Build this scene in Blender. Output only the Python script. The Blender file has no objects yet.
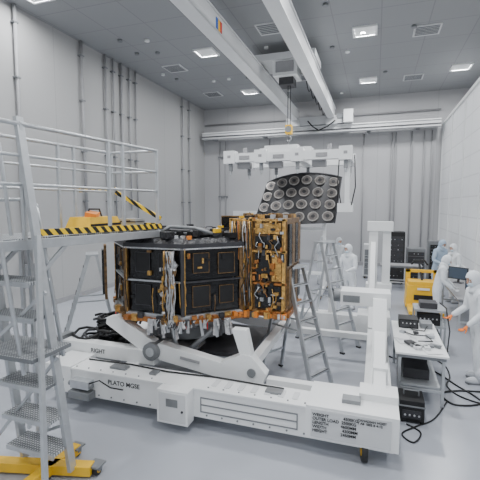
import bpy, math, random
from mathutils import Vector, Matrix, Euler
random.seed(7)
SC=bpy.context.scene
COL=bpy.context.collection

# ---------------------------------------------------------------- materials
def mat(name,col,rough=.5,metal=0.,noise=0.,nscale=8.,bump=0.,bscale=30.,emit=0.,spec=.5,coat=0.,detail=4.):
    m=bpy.data.materials.new(name); m.use_nodes=True
    nt=m.node_tree; b=nt.nodes['Principled BSDF']
    b.inputs['Roughness'].default_value=rough
    b.inputs['Metallic'].default_value=metal
    b.inputs['Specular IOR Level'].default_value=spec
    b.inputs['Coat Weight'].default_value=coat
    tc=nt.nodes.new('ShaderNodeTexCoord')
    n=nt.nodes.new('ShaderNodeTexNoise'); n.inputs['Scale'].default_value=nscale; n.inputs['Detail'].default_value=detail
    nt.links.new(tc.outputs['Object'],n.inputs['Vector'])
    r=nt.nodes.new('ShaderNodeValToRGB')
    k=noise
    r.color_ramp.elements[0].position=.3; r.color_ramp.elements[1].position=.7
    r.color_ramp.elements[0].color=(*[c*(1-k) for c in col],1)
    r.color_ramp.elements[1].color=(*[min(1,c*(1+k)) for c in col],1)
    nt.links.new(n.outputs['Fac'],r.inputs['Fac'])
    nt.links.new(r.outputs['Color'],b.inputs['Base Color'])
    if bump>0:
        n2=nt.nodes.new('ShaderNodeTexNoise'); n2.inputs['Scale'].default_value=bscale
        nt.links.new(tc.outputs['Object'],n2.inputs['Vector'])
        bp=nt.nodes.new('ShaderNodeBump'); bp.inputs['Strength'].default_value=bump; bp.inputs['Distance'].default_value=.03
        nt.links.new(n2.outputs['Fac'],bp.inputs['Height']); nt.links.new(bp.outputs['Normal'],b.inputs['Normal'])
    if emit>0:
        b.inputs['Emission Color'].default_value=(*col,1); b.inputs['Emission Strength'].default_value=emit
    return m
def panelmat(name,col,line,w,h,axes,rough=.5,msize=.01,offs=(0,0),noise=.03,spec=.5):
    m=bpy.data.materials.new(name); m.use_nodes=True
    nt=m.node_tree; b=nt.nodes['Principled BSDF']; b.inputs['Roughness'].default_value=rough
    b.inputs['Specular IOR Level'].default_value=spec
    tc=nt.nodes.new('ShaderNodeTexCoord'); sp=nt.nodes.new('ShaderNodeSeparateXYZ'); cb=nt.nodes.new('ShaderNodeCombineXYZ')
    nt.links.new(tc.outputs['Object'],sp.inputs[0])
    nt.links.new(sp.outputs[axes[0]],cb.inputs[0]); nt.links.new(sp.outputs[axes[1]],cb.inputs[1])
    br=nt.nodes.new('ShaderNodeTexBrick'); br.offset=0; br.squash=1
    nt.links.new(cb.outputs[0],br.inputs['Vector'])
    br.inputs['Scale'].default_value=1; br.inputs['Brick Width'].default_value=w; br.inputs['Row Height'].default_value=h
    br.inputs['Mortar Size'].default_value=msize; br.inputs['Mortar Smooth'].default_value=.1; br.inputs['Bias'].default_value=0
    br.inputs['Color1'].default_value=(*col,1); br.inputs['Color2'].default_value=(*[c*(1-noise) for c in col],1)
    br.inputs['Mortar'].default_value=(*line,1)
    nt.links.new(br.outputs['Color'],b.inputs['Base Color'])
    return m
def stripemat(name,c1,c2,scale):
    m=bpy.data.materials.new(name); m.use_nodes=True
    nt=m.node_tree; b=nt.nodes['Principled BSDF']; b.inputs['Roughness'].default_value=.5
    tc=nt.nodes.new('ShaderNodeTexCoord'); sp=nt.nodes.new('ShaderNodeSeparateXYZ')
    nt.links.new(tc.outputs['Object'],sp.inputs[0])
    a=nt.nodes.new('ShaderNodeMath'); a.operation='ADD'; nt.links.new(sp.outputs[0],a.inputs[0]); nt.links.new(sp.outputs[1],a.inputs[1])
    a2=nt.nodes.new('ShaderNodeMath'); a2.operation='ADD'; nt.links.new(a.outputs[0],a2.inputs[0]); nt.links.new(sp.outputs[2],a2.inputs[1])
    mu=nt.nodes.new('ShaderNodeMath'); mu.operation='MULTIPLY'; mu.inputs[1].default_value=scale; nt.links.new(a2.outputs[0],mu.inputs[0])
    fr=nt.nodes.new('ShaderNodeMath'); fr.operation='FRACT'; nt.links.new(mu.outputs[0],fr.inputs[0])
    gt=nt.nodes.new('ShaderNodeMath'); gt.operation='GREATER_THAN'; gt.inputs[1].default_value=.5; nt.links.new(fr.outputs[0],gt.inputs[0])
    mx=nt.nodes.new('ShaderNodeMix'); mx.data_type='RGBA'
    nt.links.new(gt.outputs[0],mx.inputs['Factor']); mx.inputs['A'].default_value=(*c1,1); mx.inputs['B'].default_value=(*c2,1)
    nt.links.new(mx.outputs['Result'],b.inputs['Base Color'])
    return m
WALLL=panelmat('wall_panel_left',(.40,.40,.40),(.33,.33,.33),3.0,8.0,(1,2),.6,.012)
WALLB=panelmat('wall_panel_back',(.45,.45,.46),(.36,.36,.37),2.4,8.0,(0,2),.6,.012)
CEIL=panelmat('ceiling_tile',(.31,.32,.33),(.25,.25,.26),1.2,1.2,(0,1),.6,.015)
HEPA=panelmat('filter_panel',(.90,.91,.92),(.74,.75,.76),1.22,.61,(1,2),.5,.02)
FLOOR=mat('floor_epoxy',(.40,.42,.465),.24,noise=.04,nscale=.6,bump=.02,bscale=60)
WHITE=mat('white_paint',(.86,.87,.87),.36,noise=.02,nscale=3)
WHITE2=mat('white_paint_crane',(.66,.67,.68),.45,noise=.03,nscale=2)
GREY=mat('grey_metal',(.24,.25,.26),.45,.4,noise=.1)
MGREY=mat('pipe_grey',(.32,.32,.33),.5,noise=.05)
ALU=mat('aluminium',(.52,.54,.56),.35,.6,noise=.06,nscale=12)
BLACK=mat('black_matt',(.008,.008,.009),.5,noise=.3)
BLACKG=mat('black_film',(.004,.004,.005),.2,noise=.4,nscale=6,bump=.35,bscale=7)
BLACKC=mat('black_crinkle_blanket',(.02,.02,.023),.38,noise=.5,nscale=14,bump=.9,bscale=16)
DGREY=mat('dark_grey',(.04,.04,.045),.5,noise=.2)
GOLD=mat('gold_foil',(.58,.34,.10),.34,.55,noise=.4,nscale=20,bump=.6,bscale=40)
COPPER=mat('copper_kapton',(.42,.16,.04),.38,.4,noise=.4,nscale=22,bump=.4,bscale=40)
BROWN=mat('brown_kapton',(.19,.11,.045),.42,.3,noise=.5,nscale=16,bump=.5,bscale=30)
SILVER=mat('silver_foil',(.66,.66,.67),.28,.8,noise=.2,nscale=20,bump=.8,bscale=35)
ORANGE=mat('orange_plastic',(.78,.24,.03),.45,noise=.1)
YELLOW=mat('yellow_paint',(.88,.52,.02),.4,noise=.06)
RED=mat('red_tag',(.6,.03,.03),.5)
BLUE=mat('blue_tag',(.03,.12,.5),.5)
STRIPE=stripemat('hazard_stripe',(.88,.58,.01),(.01,.01,.01),7)
GRATE=panelmat('grating',(.60,.62,.64),(.16,.17,.18),.03,.03,(0,1),.4,.008)
CLOTH=mat('cleanroom_fabric',(.78,.81,.84),.8,noise=.06,nscale=10,bump=.35,bscale=9)
CLOTHB=mat('cleanroom_fabric_blue',(.42,.53,.66),.8,noise=.06,nscale=10,bump=.35,bscale=9)
SKIN=mat('skin',(.55,.33,.24),.55,noise=.08)
MASK=mat('face_mask',(.62,.74,.82),.8)
GLOVEO=mat('glove_orange',(.85,.22,.03),.55)
GLOVEW=mat('glove_white',(.75,.76,.78),.55)
BROW=mat('brow_hair',(.05,.03,.02),.8)
BOOT=mat('boot_cover',(.70,.72,.75),.6)
SCREEN=mat('screen',(.05,.07,.10),.15,emit=.25)
RUBBER=mat('rubber',(.02,.02,.02),.6)
CELL=mat('panel_disc',(.17,.155,.145),.3,.5,noise=.4,nscale=10)
CELL2=mat('panel_disc_light',(.36,.34,.32),.3,.5,noise=.3,nscale=10)
SHLD=mat('panel_sheet',(.03,.03,.033),.4,.2,noise=.3,nscale=5)
mat_lip=mat('lip',(.45,.18,.15),.5)

# ---------------------------------------------------------------- mesh builder
class B:
    def __init__(s,name): s.name=name; s.V=[];s.F=[];s.M=[];s.S=[];s.mats=[]
    def mi(s,m):
        if m not in s.mats: s.mats.append(m)
        return s.mats.index(m)
    def add(s,vs,fs,m,sm=False):
        o=len(s.V); s.V+= [tuple(v) for v in vs]; k=s.mi(m)
        for i,f in enumerate(fs):
            s.F.append([o+j for j in f]); s.M.append(k); s.S.append(sm[i] if isinstance(sm,list) else sm)
    BF=[(0,3,2,1),(4,5,6,7),(0,1,5,4),(1,2,6,5),(2,3,7,6),(3,0,4,7)]
    def box(s,c,d,m,rot=None):
        x,y,z=[a/2 for a in d]; c=Vector(c)
        vs=[Vector(v) for v in [(-x,-y,-z),(x,-y,-z),(x,y,-z),(-x,y,-z),(-x,-y,z),(x,-y,z),(x,y,z),(-x,y,z)]]
        if rot is not None:
            R=Euler(rot).to_matrix(); vs=[R@v for v in vs]
        s.add([v+c for v in vs],s.BF,m)
    def bx(s,x0,x1,y0,y1,z0,z1,m): s.box(((x0+x1)/2,(y0+y1)/2,(z0+z1)/2),(x1-x0,y1-y0,z1-z0),m)
    def bar(s,p,q,w,h,m,up=(0,0,1),h2=None,w2=None):
        p=Vector(p);q=Vector(q);d=(q-p).normalized();u=Vector(up)
        if abs(d.dot(u))>.98:u=Vector((0,1,0))
        r=d.cross(u).normalized();u=r.cross(d)
        h2=h2 or h; w2=w2 or w
        vs=[]
        for c,ww,hh in((p,w,h),(q,w2,h2)):
            vs+=[c-r*ww/2-u*hh/2,c+r*ww/2-u*hh/2,c+r*ww/2+u*hh/2,c-r*ww/2+u*hh/2]
        s.add(vs,s.BF,m)
    def tube(s,pts,r,m,n=7,r2=None):
        pts=[Vector(p) for p in pts]; k=len(pts)
        d0=(pts[1]-pts[0]).normalized(); a=Vector((0,0,1)) if abs(d0.z)<.9 else Vector((1,0,0))
        nrm=d0.cross(a).normalized(); vs=[]
        for i,p in enumerate(pts):
            if i==0:d=d0
            elif i==k-1:d=(pts[-1]-pts[-2]).normalized()
            else:d=((pts[i+1]-p).normalized()+(p-pts[i-1]).normalized()).normalized()
            nrm=(nrm-d*nrm.dot(d)).normalized(); b=d.cross(nrm)
            rr=r if r2 is None else r+(r2-r)*i/(k-1)
            for j in range(n):
                t=2*math.pi*j/n; vs.append(p+(nrm*math.cos(t)+b*math.sin(t))*rr)
        fs=[];sm=[]
        for i in range(k-1):
            for j in range(n):
                fs.append((i*n+j,i*n+(j+1)%n,(i+1)*n+(j+1)%n,(i+1)*n+j));sm.append(True)
        fs.append(tuple(range(n))[::-1]);sm.append(False)
        fs.append(tuple(range((k-1)*n,k*n)));sm.append(False)
        s.add(vs,fs,m,sm)
    def cyl(s,p,q,r,m,n=20,r2=None): s.tube([p,q],r,m,n,r2)
    def prism(s,poly,z0,z1,m,T=None,top=1.0):
        n=len(poly); T=T or (lambda x,y,z:(x,y,z))
        cx=sum(p[0] for p in poly)/n; cy=sum(p[1] for p in poly)/n
        vs=[T(x,y,z0) for x,y in poly]+[T(cx+(x-cx)*top,cy+(y-cy)*top,z1) for x,y in poly]
        fs=[tuple(range(n))[::-1],tuple(range(n,2*n))]+[(i,(i+1)%n,n+(i+1)%n,n+i) for i in range(n)]
        s.add(vs,fs,m)
    def sph(s,c,r,m,n=12,rot=None,jaw=0):
        c=Vector(c); R=Euler(rot).to_matrix() if rot else Matrix.Identity(3)
        rx,ry,rz=r if hasattr(r,'__len__') else (r,r,r)
        vs=[c+R@Vector((0,0,rz))]; h=n//2+2
        for i in range(1,h):
            ph=math.pi*i/h
            for j in range(n):
                t=2*math.pi*j/n; z=math.cos(ph); k=1+jaw*min(0,z)
                vs.append(c+R@Vector((rx*k*math.sin(ph)*math.cos(t),ry*k*math.sin(ph)*math.sin(t),rz*z)))
        vs.append(c+R@Vector((0,0,-rz))); L=len(vs)-1
        fs=[(0,1+j,1+(j+1)%n) for j in range(n)]
        for i in range(h-2):
            for j in range(n):
                a=1+i*n; fs.append((a+j,a+n+j,a+n+(j+1)%n,a+(j+1)%n))
        a=1+(h-2)*n
        fs+=[(a+j,L,a+(j+1)%n) for j in range(n)]
        s.add(vs,fs,m,True)
    def caster(s,x,y,r=.1,z=0.,m=RUBBER,top=.3,ang=0):
        d=Vector((math.cos(ang),math.sin(ang),0))*.03; c=Vector((x,y,z+r))
        s.cyl(c-d,c+d,r,m,20); s.cyl(c-d*1.15,c+d*1.15,r*.55,YELLOW,14)
        s.bar(c+d*1.6,c+d*1.6+Vector((0,0,top-r)),.012,r,GREY); s.bar(c-d*1.6,c-d*1.6+Vector((0,0,top-r)),.012,r,GREY)
        s.box((x,y,top),(.14,.14,.02),GREY)
    def done(s,bevel=0,parent=None,loc=None,yaw=0):
        me=bpy.data.meshes.new(s.name); me.from_pydata(s.V,[],s.F)
        for m in s.mats: me.materials.append(m)
        for i,p in enumerate(me.polygons): p.material_index=s.M[i]; p.use_smooth=s.S[i]
        me.update()
        o=bpy.data.objects.new(s.name,me); COL.objects.link(o)
        if bevel:
            b=o.modifiers.new('bevel','BEVEL'); b.width=bevel; b.segments=2; b.limit_method='ANGLE'; b.angle_limit=math.radians(50)
        if parent: o.parent=parent
        if loc: o.location=loc
        o.rotation_euler[2]=yaw
        return o
def text(body,loc,size,parent,name,rot=(math.pi/2,0,0),m=BLACK):
    c=bpy.data.curves.new(name,'FONT'); c.body=body; c.size=size; c.extrude=.001; c.offset=.001
    c.materials.append(m)
    o=bpy.data.objects.new(name,c); COL.objects.link(o); o.location=loc; o.rotation_euler=rot; o.parent=parent
    return o

# ---------------------------------------------------------------- camera
f=395.;pit=math.atan(35/f);yaw=math.atan(136*math.cos(pit)/f)
cam=bpy.data.cameras.new("camera");co=bpy.data.objects.new("camera",cam);COL.objects.link(co)
cam.sensor_width=36;cam.lens=f/480*36
co.location=(0,0,2.8);co.rotation_euler=(math.pi/2-pit,0,yaw); SC.camera=co

# ---------------------------------------------------------------- room
H=7.65
b=B('floor'); b.bx(-8.7,6.2,-3,19.3,-.1,0,FLOOR); b.done()
b=B('ceiling'); b.bx(-8.7,6.2,-3,19.3,H,H+.1,CEIL); b.done()
b=B('wall_left'); b.bx(-8.7,-8.5,-3,19.3,0,H,WALLL); b.done()
b=B('wall_back'); b.bx(-8.5,6.2,19.1,19.3,0,H,WALLB); b.done()
b=B('wall_right'); b.bx(6.0,6.2,-3,19.1,0,H,WALLB); b.done()
b=B('baseboard_left'); b.bx(-8.5,-8.46,-3,19.1,0,.15,MGREY); b.done()
b=B('baseboard_back'); b.bx(-8.46,2.6,19.06,19.1,0,.15,MGREY); b.done()
b=B('wall_partition')
b.bx(2.6,2.8,7.5,19.06,.9,6.15,HEPA)
b.bx(2.6,2.8,7.5,19.06,0,.9,WHITE2)
for i in range(6): b.bx(2.57,2.6,7.5+i*2.28,7.56+i*2.28,0,6.25,WHITE)
b.bx(2.55,2.85,7.5,19.06,6.15,6.25,WHITE)
b.bx(2.57,2.6,7.5,19.06,.87,.93,WHITE)
b.done()
def lamp(x,y,pw,vis=True):
    L=bpy.data.lights.new('ceiling_light','AREA'); L.shape='SQUARE'; L.size=.5; L.energy=pw; L.color=(.97,.985,1)
    b=B('ceiling_light_fixture'); 
    for dx,dy,w,h in((-.3,0,.06,.66),(.3,0,.06,.66),(0,-.3,.54,.06),(0,.3,.54,.06)): b.box((dx,dy,-.02),(w,h,.05),WHITE)
    b.box((0,0,-.005),(.6,.6,.01),WHITE)
    o=b.done(loc=(x,y,H-.002))
    lo=bpy.data.objects.new('lamp_panel',L); COL.objects.link(lo); lo.parent=o; lo.location=(0,0,-.03)
PW=165
for x in(-5.25,-.43):
    for y in(-1.5,3,7.5,12,16.6): lamp(x,y,PW)
lamp(2.8-.1,16.1,PW)
for y in(2,7,11.5): lamp(4.2,y,PW*.7)
for y in(3,7.5): lamp(-7.6,y,PW*.5)
b=B('ceiling_sprinklers')
for i in range(26):
    x=random.uniform(-8,2.3);y=random.uniform(9.5,18.5)
    b.cyl((x,y,H-.06),(x,y,H-.001),.07,GREY if i%2 else WHITE,12)
b.done()
b=B('ceiling_air_grilles')
for x,y in((-2.9,11),(-2.9,15.5),(1.2,12.5),(1.2,16.8),(-6.9,13),(-6.9,16.5)):
    b.bx(x-.35,x+.35,y-.35,y+.35,H-.03,H-.001,WHITE2)
    for k in range(6): b.bx(x-.3,x+.3,y-.3+k*.1,y-.26+k*.1,H-.045,H-.03,GREY)
b.done()
b=B('wall_conduits')
for y,zb,r in((7.7,1.2,.045),(10.0,2.2,.045),(11.1,2.2,.04),(11.5,2.4,.03),(11.95,1.4,.045),(12.4,2.6,.03),(12.8,1.8,.03),(16.5,.5,.03),(17.2,.5,.03)):
    b.cyl((-8.42,y,zb),(-8.42,y,H-.01),r,MGREY,8)
    for z in(2.9,4.4,5.9,7.2): b.bx(-8.5,-8.37,y-.07,y+.07,z,z+.04,GREY)
b.bx(-8.5,-8.3,7.55,7.85,.9,1.3,GREY)
b.bx(-8.5,-8.25,11.7,12.2,1.0,1.5,WHITE2)
b.done()
b=B('wall_pipes')
for x in(-7.6,-7.3,-5.0,-.6,.6,.75,1.4,1.9,2.2): b.cyl((x,19.03,.2),(x,19.03,6.0),.025,MGREY,8)
for z in(3.2,5.2): b.bx(-7.7,-7.2,19.0,19.09,z,z+.06,GREY)
b.cyl((-8.4,19.0,6.85),(2.5,19.0,6.85),.035,MGREY,8)
b.done()
b=B('door_1')
b.bx(-6.9,-5.1,19.03,19.09,.0,2.5,WHITE2); b.bx(-6.02,-5.98,19.01,19.03,0,2.45,DGREY)
b.bx(-6.7,-6.3,19.01,19.03,1.3,2.1,DGREY); b.bx(-5.7,-5.3,19.01,19.03,1.3,2.1,DGREY)
b.done()

# ---------------------------------------------------------------- bridge crane
b=B('bridge_crane')
b.bx(-8.3,2.45,18.4,18.6,6.08,6.32,WHITE2)
b.bx(-8.3,2.45,18.34,18.66,6.32,6.36,WHITE); b.bx(-8.3,2.45,18.34,18.66,6.05,6.08,WHITE2)
b.bx(-8.3,2.45,18.36,18.39,6.14,6.18,DGREY)
for x in(-7.8,-5.2,-.4,1.6): b.bx(x-.08,x+.08,18.6,19.08,6.05,6.4,GREY)
for x in(-3.62,-1.98):
    b.bx(x-.12,x+.12,1.0,18.6,6.66,7.08,WHITE2)
    b.bx(x-.16,x+.16,1.0,18.6,7.08,7.11,WHITE2); b.bx(x-.16,x+.16,1.0,18.6,6.63,6.66,WHITE)
    b.bx(x-.03,x+.03,1.0,18.6,7.11,7.17,GREY)
    b.bx(x-.24,x+.24,18.15,18.75,6.36,6.64,WHITE2)
b.bx(-4.0,-1.5,18.25,18.6,6.4,6.75,WHITE2)
b.bx(-1.45,-1.05,18.1,18.5,6.4,6.95,WHITE); b.bx(-1.75,-1.05,18.2,18.4,6.6,6.8,GREY)
b.tube([(-1.8,18.1,6.5),(-2.1,18.0,6.25),(-2.5,18.05,6.1),(-2.8,18.1,6.3),(-3.0,18.1,6.55)],.03,BLACK,6)
for k,m in enumerate((BLUE,YELLOW,RED)): b.box((-3.495,8.6+k*.12,6.87),(.012,.12,.24),m)
b.bx(-3.80,-1.8,12.0,13.3,7.17,7.36,WHITE2)
b.bx(-3.1,-2.35,12.1,12.9,6.72,7.2,WHITE); b.bx(-3.0,-2.45,12.05,12.1,6.80,7.12,MGREY)
b.bx(-2.95,-2.5,12.3,12.8,6.5,6.74,DGREY); b.cyl((-2.3,12.5,6.95),(-2.1,12.5,6.95),.14,GREY,16)
for x in(-3.62,-1.98):
    for y in(12.2,13.1): b.cyl((x-.05,y,7.22),(x+.05,y,7.22),.06,GREY,14)
pts=[]
for i in range(41):
    y=13.5+i*.12; pts.append((-2.3,y,6.9-.2*abs(math.sin(i*math.pi/8))))
b.tube(pts,.018,BLACK,5)
HX=-2.66
for dx in(-.04,.04): b.cyl((HX+dx,12.5,5.15),(HX+dx,12.5,6.5),.016,DGREY,6)
b.bx(HX-.1,HX+.1,12.4,12.6,5.02,5.3,YELLOW); b.cyl((HX,12.38,5.16),(HX,12.62,5.16),.1,GREY,16)
b.tube([(HX,12.5,5.04),(HX,12.5,4.97),(HX+.07,12.5,4.91),(HX+.06,12.5,4.83),(HX-.01,12.5,4.8),(HX-.07,12.5,4.85)],.025,GREY,8)
b.done(.006)

b=B('lifting_spreader_frame')
x0,x1,y0,y1=-4.40,-.72,11.6,13.5
for y in(y0,y1): b.bx(x0,x1,y-.12,y+.12,4.10,4.36,WHITE)
for x in(x0+.1,-3.3,-2.2,x1-.1): b.bx(x-.12,x+.12,y0+.1,y1-.1,4.12,4.34,WHITE)
b.bx(-3.5,-1.9,12.1,12.8,4.34,4.56,WHITE); b.bx(-3.2,-2.2,y0-.02,y0+.3,4.36,4.56,WHITE)
b.tube([(HX,12.44,4.56),(HX,12.44,4.72),(HX,12.56,4.72),(HX,12.56,4.56)],.025,GREY,8)
for x in(x0+.12,-3.3,-2.2,x1-.12):
    for y in(y0,y1):
        b.bx(x-.18,x+.18,y-.16,y+.16,4.06,4.44,WHITE); b.bx(x-.05,x+.05,y-.05,y+.05,3.84,4.08,GREY)
        b.cyl((x,y,3.84),(x,y,3.72),.03,ALU,8)
        b.box((x,y-.165,4.26),(.10,.01,.08),MGREY)
for x in(-3.8,-2.75,-1.5): b.bx(x-.16,x+.16,11.45,11.48,4.17,4.28,MGREY)
for x in(-3.85,-1.3): b.cyl((x,11.7,4.36),(x,11.7,4.54),.06,MGREY,10)
for x in(-3.9,-2.9,-1.6): b.bx(x-.2,x+.2,11.7,11.95,3.92,4.1,MGREY)
b.bx(-.86,-.72,11.7,11.85,2.75,4.1,WHITE); b.bx(-1.05,-.62,11.62,11.9,2.6,2.85,WHITE)
b.tube([(-1.02,11.6,4.1),(-1.05,11.62,3.4),(-.95,11.62,2.85)],.018,BLACK,6); b.tube([(-.6,11.6,4.2),(-.56,11.6,3.3),(-.66,11.62,2.8)],.018,BLACK,6)
b.done(.008)

# ---------------------------------------------------------------- curved shield panel with discs on stand
b=B('curved_shield_panel')
def SP(u,v,o=0):
    w=1.28-.06*v; x=-2.46+u*w+.16*v; z=2.20+v*1.62*(1-.12*u*u)+.06*u
    y=11.95+1.0*v+.30*u*u-o
    return (x,y,z)
N=20;Mv=10
for off in(0,-.05):
    vs=[SP(-1+2*i/N,j/Mv,off) for j in range(Mv+1) for i in range(N+1)]
    fs=[(j*(N+1)+i,j*(N+1)+i+1,(j+1)*(N+1)+i+1,(j+1)*(N+1)+i) for j in range(Mv) for i in range(N)]
    b.add(vs,fs,SHLD,True)
edge=[SP(-1,0),SP(-1,.5),SP(-1,1)]+[SP(-1+2*i/N,1) for i in range(1,N+1)]+[SP(1,.5),SP(1,0)]
b.tube(edge,.035,DGREY,6)
nv=Vector((0,-1,.62)).normalized()
for j,v in enumerate((.13,.37,.61,.85)):
    for i in range(6):
        u=-.83+i*.332
        c=Vector(SP(u,v,.0))+nv*.005
        b.cyl(c,c+nv*.045,.17,CELL2,20); b.cyl(c+nv*.045,c+nv*.05,.135,CELL,18); b.cyl(c+nv*.05,c+nv*.056,.06,SHLD,12)
b.done()
b=B('shield_support_stand')
for x in(-3.4,-1.5):
    b.bx(x-.05,x+.05,12.45,12.55,.15,2.3,WHITE); b.bar((x,12.5,1.0),(x,13.3,.2),.06,.06,WHITE)
    b.bx(x-.06,x+.06,11.6,13.5,.14,.26,WHITE); b.caster(x,11.7,.06,0,top=.14); b.caster(x,13.4,.06,0,top=.14)
    b.bar((x,12.5,1.9),(x,12.75,2.65),.05,.05,WHITE)
b.bx(-3.4,-1.5,12.46,12.54,2.0,2.1,WHITE); b.bx(-3.4,-1.5,12.46,12.54,.6,.7,WHITE)
b.done(.005)

# ---------------------------------------------------------------- transport trolley
b=B('integration_trolley')
FY=4.28
b.bx(-4.3,.25,FY,FY+.36,.17,.52,WHITE)
b.bx(-4.3,.25,8.3,8.6,.17,.52,WHITE)
b.bx(-4.3,-3.98,FY+.36,8.3,.17,.50,WHITE)
b.bx(-.08,.25,FY+.36,8.3,.17,.50,WHITE)
b.bx(-4.32,.27,FY-.015,FY+.375,.52,.545,WHITE)
b.bx(-.68,.30,FY-.04,FY+.6,.2,.58,WHITE)
b.bx(-4.4,-3.95,FY-.02,FY+.5,.2,.56,WHITE)
b.bx(-4.45,-3.9,8.2,8.75,.2,.58,WHITE); b.bx(-.3,.33,8.2,8.75,.2,.58,WHITE)
for x,y in((-.05,FY+.06),(-4.1,FY+.2),(-.0,8.45),(-4.1,8.45)): b.caster(x,y,.125,0,top=.2,ang=.15)
for z in(.43,.34,.25):
    b.bx(-1.98,-.78,FY-.006,FY-.001,z-.009,z+.009,GREY)
for x in(-1.98,-.78): b.bx(x-.008,x+.008,FY-.006,FY-.001,.24,.44,GREY)
for i in range(22): 
    x=-4.1+i*.2
    if -2.55<x<-2.0: continue
    b.cyl((x,FY-.012,.215),(x,FY+.0,.215),.011,GREY,8)
    b.cyl((x,FY+.05,.545),(x,FY+.05,.556),.011,GREY,8)
for i in range(7): b.box((-1.85+i*.17,FY+.19,.55),(.07,.18,.008),WHITE2)
for x,w in((-3.3,.25),(-1.1,.2),(-2.75,.1)): b.box((x,FY+.2,.56),(w,.12,.03),GREY)
b.tube([(-3.9,FY+.3,.56),(-3.2,FY+.33,.56),(-2.6,FY+.28,.56),(-1.9,FY+.33,.56),(-1.0,FY+.3,.56)],.012,BLACK,5)
b.bx(-3.9,-3.56,FY-.14,FY,.18,.28,GREY); b.bx(-3.88,-3.58,FY-.12,FY,.32,.43,ALU); b.cyl((-3.92,FY-.08,.37),(-3.54,FY-.08,.37),.035,GREY,12)
b.tube([(-3.6,FY-.1,.4),(-3.45,FY-.05,.45),(-3.3,FY-.02,.36),(-3.1,FY-.02,.36)],.01,BLACK,5)
b.bx(-2.5,-2.08,FY-.17,FY,.12,.54,WHITE); b.bx(-2.47,-2.11,FY-.176,FY-.168,.15,.51,WHITE2)
b.bx(-2.37,-2.21,FY-.18,FY-.175,.34,.44,GREY); b.cyl((-2.15,FY-.19,.3),(-2.15,FY-.17,.3),.015,DGREY,8)
b.bx(-.62,.22,FY-.05,FY-.04,.23,.55,WHITE2)
b.bx(-4.62,-2.95,4.8,4.98,.50,.70,WHITE); b.bx(-4.2,-4.0,4.75,5.1,.48,.55,WHITE); b.bx(-3.4,-3.2,4.64,4.9,.3,.5,WHITE)
b.bx(-4.7,-4.58,4.74,5.04,.46,.76,GREY)
for y,sg in((4.92,1),(7.2,-1)):
    b.cyl((-3.0,y-.14,.70),(-3.0,y+.14,.70),.13,GREY,24); b.cyl((-3.0,y-.16,.70),(-3.0,y+.16,.70),.065,ALU,18)
    T=lambda x,z,t,y=y:(x,y+t,z)
    b.prism([(-3.05,.60),(-1.65,.40),(-1.35,.42),(-1.30,.58),(-1.50,.80),(-1.62,.82),(-1.95,.66),(-2.9,.82)][::-1],-.08,.08,WHITE,T)
    b.prism([(-3.1,.62),(-2.92,.80),(-3.62,1.16),(-3.78,1.12),(-3.80,1.02)],-.07,.07,WHITE,T)
    b.prism([(-1.66,.78),(-1.48,.70),(-1.58,1.14),(-1.78,1.14)],-.07,.07,WHITE,T)
    b.cyl((-1.5,y-.1,.58),(-1.5,y+.1,.58),.06,GREY,14)
    b.box((-2.4,y-.09,.64),(.3,.01,.04),MGREY,(0,.12,0))
for x in(-3.0,-1.5): b.bx(x-.06,x+.06,4.95,7.2,.62,.74,WHITE)
b.bx(-1.3,-.08,4.86,4.98,.42,.52,WHITE); b.bx(-1.3,-.08,7.14,7.26,.42,.52,WHITE)
b.bx(-3.98,-3.0,7.14,7.26,.42,.52,WHITE)
b.cyl((-2.95,6.0,.74),(-2.95,6.0,1.02),.72,GREY,32,r2=.60)
b.cyl((-2.95,6.0,1.02),(-2.95,6.0,1.10),.95,GREY,40)
b.bx(-3.6,-1.7,5.3,6.7,.56,.62,DGREY)
b.bx(-3.3,-2.5,4.98,5.6,.55,.66,MGREY)
b.cyl((-2.6,5.1,.62),(-2.2,5.2,1.0),.04,GREY,12); b.cyl((-2.75,5.1,.72),(-2.85,5.15,1.02),.035,ALU,10)
T2=lambda y,z,t:(t,y,z)
b.prism([(5.7,.50),(7.4,.50),(6.95,1.35),(6.35,1.35)],.0,.2,WHITE,T2)
b.bx(-.5,.26,6.45,6.85,1.20,1.42,WHITE); b.cyl((-.62,6.65,1.31),(-.45,6.65,1.31),.11,GREY,20)
b.bx(-.46,-.2,6.44,6.45,1.25,1.36,GREY)
b.bx(.02,.2,5.0,5.2,.5,.8,WHITE); b.bar((.1,4.7,.58),(.1,5.8,.95),.14,.16,WHITE)
b.bx(-.12,.3,4.55,4.85,.55,.66,WHITE); b.box((-.2,FY+.2,.6),(.2,.14,.05),GREY)
b.bx(-.12,.06,8.85,9.05,.17,2.42,WHITE); b.bx(.16,.32,8.9,9.05,.17,2.3,WHITE); b.bx(-.16,.36,8.82,9.08,1.0,1.12,WHITE); b.bx(-.16,.36,8.82,9.08,2.25,2.45,WHITE)
b.bx(-.14,.35,8.6,9.1,.17,.4,WHITE); b.bar((-.03,8.9,2.0),(-.03,7.6,.5),.1,.1,WHITE)
b.bx(-.9,-.08,8.4,8.6,.85,1.0,WHITE); b.bx(-.9,-.75,8.4,8.6,.5,1.0,WHITE)
for z in(.7,1.3,1.6,1.9): b.box((-.02,8.84,z),(.08,.02,.12),GREY)
tro=b.done(.008)
text('PLATO MGSE',(-3.35,FY-.004,.40),.085,tro,'label_stand')
text('RIGHT',(-4.05,4.796,.57),.09,tro,'label_side')
text('WEIGHT            4500KG\nOUTER LOAD  2500KG\nLENGTH          4600MM\nWIDTH             4300MM\nHEIGHT           2450MM',(-.60,FY-.056,.48),.046,tro,'label_placard')
text('CANADIAN HOIST\n7 AB 1002 B 4-12',(-.12,FY-.056,.50),.035,tro,'label_maker')

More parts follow.
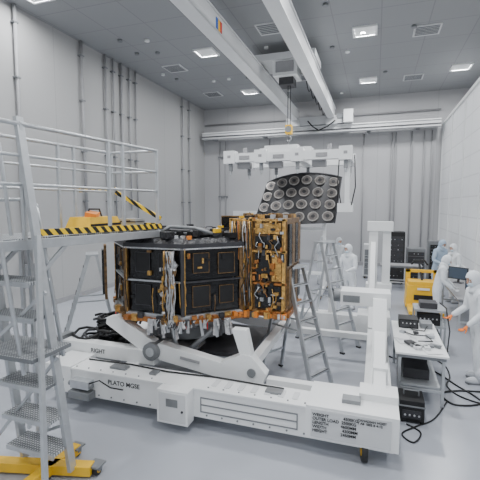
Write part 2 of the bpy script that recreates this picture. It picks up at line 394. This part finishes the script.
# ---------------------------------------------------------------- satellite
CX,CY=-2.98,6.0
b=B('satellite')
def oct(R,n=8,a0=math.pi/8): return [(CX+R*math.cos(a0+2*math.pi*i/n),CY+R*math.sin(a0+2*math.pi*i/n)) for i in range(n)]
Rr=1.22
b.prism(oct(Rr*1.03),1.12,1.18,COPPER); b.prism(oct(Rr),1.18,1.24,ALU)
b.prism(oct(Rr*.90),1.24,2.2,BLACK)
b.prism(oct(Rr*1.02),2.2,2.26,DGREY)
b.prism(oct(Rr*1.0),2.26,2.32,BLACKC,top=.93)
b.cyl((CX+.1,CY,2.32),(CX+.1,CY,2.38),.75,BLACKC,32); b.cyl((CX+.1,CY,2.38),(CX+.1,CY,2.41),.45,DGREY,32)
P=oct(Rr)
for i in range(8):
    p=Vector((*P[i],0));q=Vector((*P[(i+1)%8],0)); d=(q-p).normalized(); n=Vector((d.y,-d.x,0)); L=(q-p).length
    def at(s,z,o): v=p+d*(s*L)+n*o; return (v.x,v.y,z)
    ang=math.atan2(d.y,d.x)
    b.box(at(0,1.72,-.02),(.05,.05,.98),(BROWN if i%2 else DGREY),(0,0,ang))
    b.box(at(.03,1.72,.01),(.012,.012,.95),GOLD,(0,0,ang))
    b.box(at(.5,1.47,-.05),(L*.92,.03,.44),BLACKG,(0,0,ang))
    b.box(at(.5,1.96,-.05),(L*.92,.03,.44),BLACKG,(0,0,ang))
    for (u,z,w,h) in ((.3,1.5,.26,.3),(.72,1.5,.22,.26),(.3,1.98,.24,.28),(.72,1.96,.26,.3)):
        b.box(at(u,z,-.03),(w,.02,h),BLACK,(0,0,ang))
        for (du,dz,ww,hh) in ((-.5*w/L,0,.008,h),(.5*w/L,0,.008,h),(0,h/2,w,.008),(0,-h/2,w,.008)):
            b.box(at(u+du,z+dz,-.018),(ww,.01,hh),BROWN if (i+int(u*10))%2 else DGREY,(0,0,ang))
    b.box(at(.5,1.715,-.02),(L,.05,.022),ALU if i in(4,5) else DGREY,(0,0,ang))
    b.box(at(.5,2.19,-.01),(L,.05,.025),SILVER,(0,0,ang))
    for k in range(9):
        m=random.choice((COPPER,GOLD,ORANGE,SILVER,BROWN,DGREY,ALU,COPPER))
        b.box(at((k+.5)/9,random.uniform(1.14,1.23),random.uniform(.0,.05)),(L/9*random.uniform(.5,.95),random.uniform(.05,.1),random.uniform(.04,.10)),m,(0,0,ang+random.uniform(-.2,.2)))
    for k in range(6):
        m=random.choice((BROWN,GOLD,COPPER,DGREY,BLACK,ALU))
        b.box(at(random.uniform(.05,.95),random.uniform(1.3,2.15),-.01),(random.uniform(.02,.07),.03,random.uniform(.02,.08)),m,(0,0,ang))
    for k in range(4):
        s=random.choice((.04,.5,.97)); z0=random.uniform(1.25,1.4)
        pts=[at(s+random.uniform(-.03,.03)*j/2,z0+j*.12,.02+random.uniform(-.01,.02)) for j in range(random.randint(2,6))]
        b.tube(pts,.007,random.choice((SILVER,BROWN,DGREY,BLACK,GOLD)),5)
b.box((CX-1.07,CY-.80,1.75),(.30,.04,.85),BROWN,(0,0,-.9)); b.box((CX-1.09,CY-.82,1.75),(.22,.05,.7),BLACKG,(0,0,-.9))
fx,fy=CX+.27,CY-1.14
for k in range(24):
    x=fx+random.uniform(-.09,.09); pts=[]
    for j in range(9):
        x+=random.uniform(-.02,.02); pts.append((x,fy-.04+random.uniform(-.05,.03),2.16-j*.13))
    b.tube(pts,random.uniform(.006,.012),random.choice((SILVER,SILVER,DGREY,ALU,BROWN,BLACK,GOLD)),5)
for k in range(20):
    b.box((fx+random.uniform(-.12,.12),fy-.05,random.uniform(1.1,2.1)),(.05,.04,random.uniform(.03,.09)),random.choice((SILVER,GOLD,BROWN,ALU,SILVER)),(random.uniform(-.5,.5),random.uniform(-.5,.5),random.uniform(-.5,.5)))
for k in range(46):
    x=random.uniform(CX-.05,CX+1.1); y=CY-1.13+max(0,(x-CX-.45))*.75; L=random.uniform(.06,.26)
    b.bar((x,y-.06,1.18),(x+random.uniform(-.06,.06),y-.08,1.18-L),.03,.012,random.choice((SILVER,SILVER,DGREY,ALU)),w2=.05)
for k in range(6):
    x=random.uniform(CX-.9,CX+1.0); b.box((x,CY-1.2+abs(x-CX)*.35,1.08),(.015,.006,.10),RED)
for k in range(70):
    a=random.uniform(0,6.28); r=random.uniform(.2,1.08)
    b.box((CX+r*math.cos(a),CY+r*math.sin(a),2.34+random.uniform(0,.05)),(random.uniform(.04,.22),random.uniform(.04,.15),random.uniform(.03,.1)),random.choice((BLACKC,BLACKC,DGREY,BLACK,SILVER,BLACKC)),(0,0,random.uniform(0,3)))
for k in range(5): b.box((CX+.10+k*.10,CY-.98,2.34),(.06,.05,.05),random.choice((ORANGE,SILVER,GOLD)),(0,0,k))
for x,y in((CX+.75,CY-.55),(CX+.5,CY+.3),(CX-.6,CY-.5)): b.box((x,y,2.42),(.16,.05,.06),YELLOW,(0,0,x*5)); b.cyl((x,y,2.34),(x,y,2.46),.02,ALU,8)
b.tube([(CX-.1,CY-.9,2.34),(CX+.1,CY-.8,2.48),(CX+.45,CY-.7,2.46),(CX+.75,CY-.6,2.36)],.028,GREY,7)
# camera-side module (gold / brown foil)
x0,x1,y0,y1,z0,z1=-2.04,-1.23,5.62,6.6,1.2,2.60
b.bx(x0,x1,y0,y1,z0,z1,BROWN)
b.bx(x0-.03,x0+.27,y0-.03,y0+.02,z0,z1-.02,BROWN)
b.bx(x0+.05,x0+.22,y0-.04,y0-.03,1.5,2.2,GOLD)
b.bx(x0+.28,x0+.32,y0-.06,y0,z0-.02,z1+.02,GOLD)
b.bx(x0+.36,x1-.06,y0-.03,y0,z0+.06,1.60,BLACKG); b.bx(x0+.36,x1-.22,y0-.03,y0,1.68,2.08,BLACKG); b.bx(x0+.36,x1-.06,y0-.03,y0,2.16,2.34,BLACKG); b.bx(x0+.36,x1-.06,y0-.03,y0,2.38,2.54,GOLD)
b.bx(x1-.19,x1-.05,y0-.035,y0,1.68,2.08,GOLD)
for z in(1.22,1.64,2.12,2.58): b.bx(x0-.02,x1+.03,y0-.06,y0-.01,z-.014,z+.014,COPPER if z<2 else GOLD)
for x in(x0-.02,x1-.02): b.bx(x-.015,x+.03,y0-.06,y0+.0,z0,z1,GOLD)
b.bx(x1,x1+.02,y0,y1,z0,z1,BROWN)
for j in range(4):
    b.bx(x1+.02,x1+.05,y0+.06+j*.23,y0+.25+j*.23,z0+.1,1.85,BLACKG if j%2 else BROWN); b.bx(x1+.02,x1+.05,y0+.06+j*.23,y0+.25+j*.23,1.9,z1-.08,BROWN if j%2 else BLACKG)
for k in range(130):
    x=random.uniform(x0,x1); z=random.uniform(z0,z1)
    b.box((x,y0-.05,z),(random.uniform(.015,.07),random.uniform(.02,.07),random.uniform(.015,.08)),random.choice((BROWN,GOLD,COPPER,GOLD,BLACK,ALU,BROWN,DGREY,COPPER)),(0,0,random.uniform(-.3,.3)))
for k in range(26):
    x=random.uniform(x0+.02,x0+.30); pts=[]
    for j in range(8):
        x+=random.uniform(-.02,.02); pts.append((x,y0-.08+random.uniform(-.02,.02),z1-.04-j*.18))
    b.tube(pts,.009,random.choice((GOLD,BROWN,COPPER,GOLD,BLACK,DGREY,ALU)),5)
for k in range(12):
    x=x0+random.uniform(.4,.8); z=random.uniform(1.5,2.5); pts=[]
    for j in range(5):
        x+=random.uniform(-.08,.06); z-=random.uniform(.01,.1); pts.append((x,y0-.07,z))
    b.tube(pts,.008,random.choice((GOLD,COPPER,BROWN,ALU)),5)
for k in range(34):
    b.box((random.uniform(x0,x1),random.uniform(y0,y1),z1+.02),(random.uniform(.04,.14),random.uniform(.04,.1),random.uniform(.03,.10)),random.choice((GOLD,BROWN,BLACK,GOLD,ALU,YELLOW)),(0,0,random.uniform(-.6,.6)))
for k in range(18):
    b.box((random.uniform(x0-.05,x1+.05),y0-.06,z0-.03),(random.uniform(.04,.1),.08,random.uniform(.03,.10)),random.choice((ORANGE,COPPER,GOLD,SILVER,DGREY)),(0,0,random.uniform(-.4,.4)))
b.bx(-2.1,-1.16,5.6,6.65,1.14,1.2,COPPER)
b.bx(-2.5,-2.1,6.3,6.4,2.3,2.62,BROWN); b.bx(-2.48,-2.12,6.28,6.3,2.33,2.6,BLACKG)
b.done()

b=B('cable_bundle_pile')
for k in range(30):
    cx=-4.2+random.uniform(-.16,.3);cy=5.4+random.uniform(-.25,.35);r=random.uniform(.10,.26); z=.53+k*.012
    pts=[(cx+r*math.cos(t*.52+k)*1.1,cy+r*math.sin(t*.52+k),z+random.uniform(-.01,.05)) for t in range(12)]
    b.tube(pts,.022,BLACK if k%4 else DGREY,5)
b.bx(-4.5,-3.85,5.0,5.85,.502,.522,DGREY)
b.done()

# ---------------------------------------------------------------- stepladders
def stepladder(loc,yawd,h,spread,w,n):
    b=B('stepladder'); fs=-spread*.58; rs=spread*.42
    for s in(-1,1):
        b.bar((s*w/2,fs,0),(s*w*.36,-.06,h),.03,.065,ALU,up=(0,1,0)); b.bar((s*w/2,rs,0),(s*w*.38,.08,h),.028,.05,ALU,up=(0,1,0))
        b.box((s*w/2,fs,.015),(.05,.09,.03),RUBBER); b.box((s*w/2,rs,.015),(.05,.07,.03),RUBBER)
        b.bar((s*w*.45,fs*.5,h*.5),(s*w*.45,rs*.5,h*.5),.01,.025,ALU)
    for i in range(1,n+1):
        t=i/(n+1); y=fs+(-.06-fs)*t; ww=w+(w*.72-w)*t
        b.box((0,y,h*t),(ww,.08,.025),ALU); b.box((0,y-.03,h*t+.014),(ww*.9,.02,.004),DGREY)
    for t in(.2,.5,.8):
        y=rs+(.08-rs)*t; b.box((0,y,h*t),(w+(w*.76-w)*t,.02,.035),ALU)
    b.bar((-w*.46,rs*.8,h*.2),(w*.42,rs*.5,h*.5),.01,.025,ALU)
    b.box((0,0,h+.01),(w*.82,.24,.035),ALU)
    return b.done(loc=(*loc,0),yaw=math.radians(yawd))
stepladder((-1.22,6.12),62,1.82,1.05,.5,6)
stepladder((-.95,8.05),58,2.05,1.15,.52,7)
stepladder((-5.42,6.55),-50,1.80,1.05,.6,6)

# ---------------------------------------------------------------- mobile access platform (left)
b=B('mobile_access_platform')
def U(y,off=0,z=0):
    return Vector((-3.28+(y-3.0)*.119-off,y,z))
for off in(0,.78):
    for z in(3.58,3.28,3.0): b.tube([U(2.0,off,z),U(5.1,off,z-.0)],.022 if z>3.5 else .016,ALU,8)
    for y in(3.0,4.15,4.4,5.1): b.bar(U(y,off,2.4),U(y,off,3.6),.038,.038,ALU)
    b.bar(U(2.0,off,2.42),U(5.15,off,2.38),.05,.10,ALU)
for z in(3.58,3.28): b.tube([U(5.1,0,z),U(5.1,.78,z)],.02,ALU,8)
b.prism([tuple(U(2.0,0)[:2]),tuple(U(5.12,0)[:2]),tuple(U(5.12,.78)[:2]),tuple(U(2.0,.78)[:2])],2.44,2.47,GRATE)
b.bar(U(3.05,-.03,2.52),U(5.15,-.03,2.49),.012,.07,STRIPE); b.bar(U(5.15,-.02,2.50),U(5.15,.8,2.50),.012,.07,STRIPE)
b.bar(U(5.2,.80,3.0),U(5.18,0,2.60),.03,.06,STRIPE); b.bar(U(5.2,.80,3.05),U(4.5,.80,3.0),.02,.05,STRIPE)
for off in(0,.62):
    b.bar((-3.30-off,3.0,3.65),(-2.86-off,3.05,.1),.045,.085,ALU,up=(0,1,0))
    b.bar((-3.12-off,3.0,2.5),(-2.70-off,2.55,.1),.035,.05,ALU,up=(0,1,0))
    b.bar(U(3.05,off,2.0),U(3.5,off,2.38),.03,.045,ALU)
for i,z in enumerate((2.05,1.7,1.36,1.02,.68,.36)):
    x=-3.29+(3.65-z)*.124
    b.box((x-.31,2.98,z),(.60,.26,.03),GRATE); b.box((x-.31,2.85,z-.01),(.60,.02,.05),ALU)
b.box((-3.42,2.95,1.36),(.95,.5,.04),GRATE)
b.bar((-3.9,2.7,1.1),(-3.05,3.0,1.95),.035,.035,ALU); b.bar((-3.75,2.9,.3),(-2.95,3.02,1.3),.03,.03,ALU)
b.bar((-2.9,3.02,.6),(-3.7,3.3,.15),.03,.03,ALU)
for yy in(2.75,3.25):
    b.tube([(-4.4,yy,2.85),(-3.5,yy,2.86),(-3.38,yy,2.80),(-3.34,yy,2.6),(-3.1,yy,1.2)],.02,ALU,8)
b.tube([(-4.4,2.9,3.45),(-3.65,2.9,3.46),(-3.5,2.95,3.4),(-3.4,2.95,2.5)],.02,ALU,8)
for p in((-3.55,3.3),(-3.9,3.5)): b.bar((*p,.1),(*p,2.4),.04,.04,ALU)
b.bar((-3.9,2.85,.08),(-2.70,3.16,.08),.12,.10,YELLOW); b.bar((-3.15,2.4,.08),(-3.1,3.40,.08),.10,.10,YELLOW)
b.caster(-2.68,3.2,.055,0,top=.11)
b.caster(-3.1,3.38,.055,0,top=.11)
b.done(.003)
b=B('yellow_tool_bag')
c=U(4.35,.42,2.476); x,y,z=c
b.prism([(x-.2,y-.34),(x+.2,y-.34),(x+.2,y+.34),(x-.2,y+.34)],z,z+.17,YELLOW,top=.8)
b.tube([(x,y-.15,z+.16),(x,y-.1,z+.27),(x,y+.1,z+.27),(x,y+.15,z+.16)],.012,BLACK,6)
b.box((x+.19,y,z+.07),(.01,.6,.03),BLACK); b.box((x+.05,y-.1,z+.2),(.14,.24,.06),ORANGE,(.1,.2,.5))
b.done()
b=B('tool_case')
c=U(4.92,.30,2.476); x,y,z=c
b.bx(x-.14,x+.14,y-.12,y+.1,z,z+.13,ALU); b.bx(x-.15,x+.15,y-.13,y+.11,z+.08,z+.095,DGREY); b.tube([(x-.05,y-.12,z+.1),(x-.05,y-.16,z+.1),(x+.05,y-.16,z+.1),(x+.05,y-.12,z+.1)],.008,BLACK,5)
b.done()

# ---------------------------------------------------------------- right-hand work area
def table(name,x0,x1,y0,y1,z,top):
    b=B(name); b.bx(x0,x1,y0,y1,z-.03,z,top); b.bx(x0+.03,x1-.03,y0+.03,y1-.03,z-.08,z-.03,GREY)
    for x in(x0+.06,x1-.06):
        for y in(y0+.06,y1-.06): b.bx(x-.02,x+.02,y-.02,y+.02,0,z-.03,ALU)
    b.bx(x0+.05,x1-.05,y0+.05,y0+.08,.2,.24,ALU); b.bx(x0+.05,x1-.05,y1-.08,y1-.05,.2,.24,ALU)
    return b
b=table('work_table',.32,1.0,5.8,7.4,.75,WHITE)
b.bx(.40,.92,5.9,7.3,.24,.27,ALU); b.bx(.45,.8,6.1,6.6,.27,.42,DGREY); b.bx(.45,.85,6.8,7.2,.27,.5,BLACK); b.done(.004)
b=B('papers_and_tools')
for k in range(9):
    b.box((random.uniform(.45,.85),random.uniform(5.98,6.6),.753+k*.001),(.21,.28,.003),WHITE2 if k%2 else WHITE,(0,0,random.uniform(-.5,.5)))
for k in range(12): b.box((random.uniform(.42,.9),random.uniform(6.0,6.75),.780),(random.uniform(.04,.12),random.uniform(.06,.16),.035),random.choice((BLACK,DGREY,GREY,ALU,WHITE2)),(0,0,random.uniform(0,3)))
b.tube([(.5,6.7,.775),(.6,6.5,.80),(.8,6.55,.79),(.85,6.3,.79),(.65,6.25,.79)],.01,BLACK,5)
b.done()
b=B('electronics_unit')
b.bx(.42,.72,7.0,7.3,.751,.90,BLACK); b.bx(.76,.94,7.05,7.3,.751,.84,GREY); b.bx(.44,.70,6.99,7.0,.77,.88,DGREY)
for k in range(4): b.cyl((.48+k*.06,6.975,.84),(.48+k*.06,6.99,.84),.012,SILVER,8)
b.tube([(.6,6.98,.8),(.62,6.9,.765),(.8,6.88,.765),(.86,7.04,.8)],.009,BLACK,5)
b.done()
b=B('electronics_cart')
b.bx(.75,1.3,8.0,8.5,.12,.16,GREY); b.bx(.75,1.3,8.0,8.5,.50,.54,ALU); b.bx(.75,1.3,8.0,8.5,.80,.84,ALU)
for x in(.77,1.28):
    for y in(8.02,8.48): b.bx(x-.015,x+.015,y-.015,y+.015,.1,.84,ALU); b.caster(x,y,.04,0,top=.1)
b.bx(.8,1.2,8.05,8.4,.54,.75,BLACK); b.bx(.85,1.15,8.1,8.4,.84,.95,DGREY); b.bx(.8,1.2,8.05,8.4,.16,.4,BLACK)
for k in range(5): b.cyl((.86+k*.07,8.04,.66),(.86+k*.07,8.05,.66),.015,SILVER,8)
b.tube([(.8,8.1,.7),(.7,7.9,.5),(.72,7.8,.05),(.9,7.6,.02)],.012,BLACK,5)
b.tube([(1.2,8.2,.95),(1.28,8.0,.9),(1.34,7.9,.5),(1.3,7.85,.03),(1.1,7.7,.015)],.012,BLACK,5)
b.done()
# power unit with cables on the floor beside the trolley
b=B('power_supply_case')
b.bx(.36,.66,5.3,5.65,.03,.30,BLACK); b.bx(.35,.67,5.29,5.66,.22,.24,GREY); b.bx(.40,.62,5.288,5.3,.07,.18,DGREY)
b.tube([(.42,5.47,.30),(.42,5.47,.37),(.60,5.47,.37),(.60,5.47,.30)],.012,GREY,6)
for x in(.39,.63):
    for y in(5.34,5.61): b.cyl((x,y,0),(x,y,.03),.02,RUBBER,10)
for k in range(4): b.cyl((.43+k*.055,5.275,.12),(.43+k*.055,5.29,.12),.014,SILVER,8)
b.done(.004)
b=B('floor_cable')
def spl(P,n=6):
    P=[Vector(p) for p in P]; out=[]
    for i in range(len(P)-1):
        p0=P[max(i-1,0)];p1=P[i];p2=P[i+1];p3=P[min(i+2,len(P)-1)]
        for k in range(n):
            t=k/n; out.append(.5*((2*p1)+(p2-p0)*t+(2*p0-5*p1+4*p2-p3)*t*t+(3*p1-p0-3*p2+p3)*t**3))
    return out+[P[-1]]
b.tube(spl([(.3,7.6,.012),(.95,7.2,.012),(1.25,6.7,.012),(1.5,6.2,.012),(1.13,6.0,.012),(1.0,6.3,.012),(1.3,6.5,.012),(1.9,6.6,.012)]),.013,BLACK,6)
b.tube(spl([(.9,8.0,.012),(1.2,7.5,.012),(1.22,7.0,.012),(1.12,6.6,.012),(1.3,6.25,.012),(1.8,6.1,.012),(2.4,6.3,.012)]),.011,BLACK,6)
b.tube(spl([(.45,5.25,.012),(.6,5.1,.012),(.5,4.85,.012),(.38,5.0,.012),(.55,5.22,.012),(.8,5.5,.012),(1.05,6.1,.012)]),.010,BLACK,6)
b.done()
b=B('electric_pallet_truck')
X0,X1,Y0=.82,1.68,11.3
b.prism([(X0,Y0),(X1,Y0),(X1,Y0+.6),(X0,Y0+.6)],.08,.66,YELLOW,top=.92); b.bx(X0+.06,X1-.06,Y0+.05,Y0+.55,.66,.76,YELLOW)
b.bx(X0+.2,X1-.2,Y0-.012,Y0+.0,.28,.42,BLACK); b.bx(X0+.03,X0+.22,Y0-.8,Y0,.08,.16,YELLOW); b.bx(X1-.22,X1-.03,Y0-.8,Y0,.08,.16,YELLOW)
b.bar((1.25,Y0+.3,.7),(1.2,Y0+.75,1.15),.05,.05,BLACK); b.tube([(1.0,Y0+.78,1.12),(1.08,Y0+.8,1.24),(1.34,Y0+.8,1.24),(1.42,Y0+.78,1.12)],.025,BLACK,8)
b.bx(X0+.02,X0+.14,Y0+.52,Y0+.6,.2,1.02,YELLOW); b.bx(X1-.14,X1-.02,Y0+.52,Y0+.6,.2,1.02,YELLOW); b.bx(X0+.02,X1-.02,Y0+.52,Y0+.6,.94,1.02,YELLOW)
b.box((1.25,Y0-.014,.58),(.3,.01,.06),WHITE)
for x,y in((X0+.13,Y0-.7),(X1-.13,Y0-.7),(X0+.1,Y0+.45),(X1-.1,Y0+.45)): b.cyl((x-.05,y,.07),(x+.05,y,.07),.07,RUBBER,14)
b.done(.01)
def rack(x,y,w,d,h,m,face):
    b=B('electronics_rack'); b.bx(x,x+w,y,y+d,.08,h,m)
    z=.15
    while z<h-.2:
        hh=random.choice((.1,.16,.24)); b.bx(x+.04,x+w-.04,y-.015,y,z,z+hh-.015,face)
        for k in range(4): b.box((x+.1+k*(w-.2)/3,y-.02,z+hh/2),(.03,.01,.03),random.choice((ALU,SCREEN,GREY,DGREY)))
        z+=hh
    for xx in(x+.06,x+w-.06):
        for yy in(y+.06,y+d-.06): b.caster(xx,yy,.035,0,top=.08)
    b.done()
rack(.45,14.9,.55,.6,1.85,BLACK,DGREY); rack(1.1,15.2,.6,.6,1.25,GREY,DGREY); rack(-.4,15.7,.5,.6,1.3,WHITE2,GREY); rack(1.85,15.6,.5,.6,1.5,GREY,BLACK)
b=table('control_desk',1.75,2.45,9.6,12.0,.75,MGREY); b.done(.004)
def monitor(x,y,z,ya):
    b=B('computer_monitor'); b.box((0,0,.26),(.5,.03,.32),BLACK); b.box((0,-.017,.26),(.46,.004,.28),SCREEN); b.box((0,.03,.1),(.05,.03,.2),DGREY); b.box((0,.03,.008),(.22,.16,.016),DGREY)
    b.done(loc=(x,y,z),yaw=ya)
monitor(2.15,10.0,.75,-1.0); monitor(2.1,11.6,.75,-.6)
b=table('instrument_bench',.2,1.5,14.0,14.6,.8,MGREY); b.done(.004)

# ---------------------------------------------------------------- people
def skinobj(name,verts,edges,rad,root,m,parent,sub=2):
    me=bpy.data.meshes.new(name); me.from_pydata([tuple(v) for v in verts],edges,[])
    me.materials.append(m); o=bpy.data.objects.new(name,me); COL.objects.link(o)
    md=o.modifiers.new('skin','SKIN'); md.use_smooth_shade=True
    for i,r in enumerate(rad):
        v=me.skin_vertices[0].data[i]; v.radius=r if hasattr(r,'__len__') else (r,r); v.use_root=(i in root)
    s=o.modifiers.new('sub','SUBSURF'); s.levels=sub; s.render_levels=sub
    o.parent=parent; return o
def person(loc,yawd,h=1.75,lean=0.,hands=((-.28,-.10,.85),(.28,-.10,.85)),head=(0,0),gm=GLOVEW,cm=CLOTH,mask=True,stride=0.):
    root=bpy.data.objects.new('technician',None); COL.objects.link(root); root.location=(*loc,0); root.rotation_euler[2]=math.radians(yawd)
    k=h/1.75; root.scale=(k,k,k)
    pz=.93; Rm=Matrix.Rotation(lean,3,'X')
    def up(v): v=Vector(v)-Vector((0,0,pz)); return Rm@v+Vector((0,0,pz))
    V=[];E=[];Rd=[]
    def a(v,r,par=None):
        V.append(Vector(v));Rd.append(r)
        if par is not None:E.append((par,len(V)-1))
        return len(V)-1
    pel=a((0,0,pz),(.16,.13)); w=a(up((0,0,1.10)),(.155,.125),pel); ch=a(up((0,-.005,1.27)),(.172,.13),w); ub=a(up((0,0,1.40)),(.145,.105),ch); nk=a(up((0,0,1.52)),(.06,.06),ub)
    wr=[]
    for s,hd in zip((-1,1),hands):
        S=up((s*.175,0,1.41)); W_=Vector(hd)
        d=W_-S; l1,l2=.29,.27; D=min(d.length,l1+l2-.005); dn=d.normalized(); W_=S+dn*D
        c=(l1*l1-l2*l2+D*D)/(2*D); hh=math.sqrt(max(0,l1*l1-c*c)); hint=Vector((s*.35,.6,-.8)); hint=(hint-dn*hint.dot(dn)).normalized()
        El=S+dn*c+hint*hh
        i=a(S,.080,ub); i=a((S+El)/2,.069,i); i=a(El,.058,i); i=a((El+W_)/2,.053,i); i=a(W_,.039,i); wr.append((W_,(W_-El).normalized(),s))
    for s in(-1,1):
        st=s*stride
        i=a((s*.10,0,.84),(.112,.115),pel); i=a((s*.108,-st*.5-.01,.66),.098,i); i=a((s*.112,-st*.8-.02,.48),.082,i); i=a((s*.114,-st,.27),.076,i); i=a((s*.115,-st+.01,.10),.058,i)
    skinobj('coverall',V,E,Rd,(0,),cm,root)
    b=B('boots')
    for s in(-1,1):
        y=-s*stride
        b.sph((s*.118,y-.055,.055),(.052,.135,.055),BOOT,14); b.cyl((s*.115,y+.01,.05),(s*.115,y+.01,.28),.062,BOOT,14,r2=.074); b.bx(s*.118-.045,s*.118+.045,y-.17,y+.06,0,.02,GREY)
    b.done(parent=root)
    hc=up((0,-.02,1.63)); pt,yw=head; rot=(lean*.6+pt,0,yw); Rh=Euler(rot).to_matrix()
    b=B('head')
    b.sph(hc,(.077,.098,.118),SKIN,18,rot,jaw=.18)
    def hp(v): return hc+Rh@Vector(v)
    for s in(-1,1):
        b.sph(hp((s*.031,-.084,.006)),(.014,.012,.009),WHITE,10,rot); b.sph(hp((s*.031,-.0935,.006)),(.006,.004,.006),BROW,8,rot)
        b.sph(hp((s*.031,-.088,.028)),(.018,.008,.004),BROW,8,rot); b.sph(hp((s*.078,.0,-.005)),(.012,.022,.032),SKIN,10,rot)
    b.sph(hp((0,-.100,-.018)),(.013,.018,.026),SKIN,10,rot); b.sph(hp((0,-.085,-.062)),(.026,.012,.008),mat_lip,10,rot)
    if mask: b.sph(hp((0,-.052,-.052)),(.066,.062,.046),MASK,16,rot)
    b.done(parent=root)
    b=B('hood'); vs=[];n=24;hN=16
    for i in range(hN+1):
        ph=math.pi*(.0+.95*i/hN)
        for j in range(n):
            t=2*math.pi*j/n
            vs.append((.097*math.sin(ph)*math.cos(t),.118*math.sin(ph)*math.sin(t)+.008,.138*math.cos(ph)))
    fs=[]
    for i in range(hN):
        for j in range(n):
            q=(i*n+j,(i+1)*n+j,(i+1)*n+(j+1)%n,i*n+(j+1)%n)
            c=sum((Vector(vs[x]) for x in q),Vector())/4
            if c.y<-.03 and (c.x/.072)**2+((c.z+.01)/.068)**2<1: continue
            fs.append(q)
    b.add([hc+Rh@Vector(v) for v in vs],fs,cm,True)
    b.tube([up((0,.005,1.42)),up((0,.005,1.48)),hp((0,.012,-.115)),hp((0,.01,-.07))],.115,cm,20,r2=.080)
    b.done(parent=root)
    for W_,d,s in wr:
        side=d.cross(Vector((0,-1,.2))).normalized()
        nrm=side.cross(d).normalized(); pn=-nrm
        V=[];E=[];Rd=[];roots=[0]
        V+= [W_-d*.01,W_+d*.035,W_+d*.075]; Rd+=[(.027,.02),(.038,.018),(.040,.016)]; E+=[(0,1),(1,2)]
        for k,(o,L) in enumerate(((-.030,.072),(-.010,.082),(.010,.077),(.030,.060))):
            roots.append(len(V))
            p=W_+d*.07+side*o; V.append(p); Rd.append(.0095); dd=d.copy()
            for j in range(3):
                dd=(Matrix.Rotation(.35,3,side)@dd); p=p+dd*L*(.45,.32,.26)[j]; V.append(p); Rd.append((.0092,.0085,.007)[j]); E.append((len(V)-2,len(V)-1))
        roots.append(len(V)); p=W_+d*.025-side*.025; V.append(p); Rd.append(.012)
        for j,(q,r) in enumerate((((.030,.028),.011),((.026,.012),.010),((.022,.002),.008))):
            p=p+d*q[0]-side*q[1]+pn*.008; V.append(p); Rd.append(r); E.append((len(V)-2,len(V)-1))
        skinobj('hand',V,E,Rd,roots,gm,root,1)
    return root
person((1.62,7.0),-75,1.78,lean=.18,hands=((-.22,-.34,.98),(.20,-.30,.93)),head=(.25,.1),gm=GLOVEO,stride=.06)
person((-1.15,13.4),20,1.74,lean=.15,hands=((-.2,-.4,1.15),(.2,-.38,1.1)),head=(.1,.2))
person((-1.75,14.1),40,1.72,lean=.05,hands=((-.2,-.35,1.3),(.25,-.15,.9)),head=(.1,-.3))
person((-.62,10.9),-30,1.76,lean=.1,hands=((-.2,-.4,1.1),(.2,-.38,1.1)),head=(.1,-.2))
person((1.85,13.4),35,1.76,lean=.2,hands=((-.2,-.35,1.05),(.22,-.3,1.0)),head=(.3,0),cm=CLOTHB)
person((2.2,12.6),-60,1.7,lean=.1,hands=((-.2,-.3,1.05),(.2,-.3,1.0)),head=(.2,0))
person((1.42,10.2),80,1.66,lean=.25,hands=((-.2,-.35,.95),(.2,-.35,.95)),head=(.3,0))

# ---------------------------------------------------------------- world
w=bpy.data.worlds.new('world'); SC.world=w; w.use_nodes=True
w.node_tree.nodes['Background'].inputs[0].default_value=(.9,.95,1,1); w.node_tree.nodes['Background'].inputs[1].default_value=.7
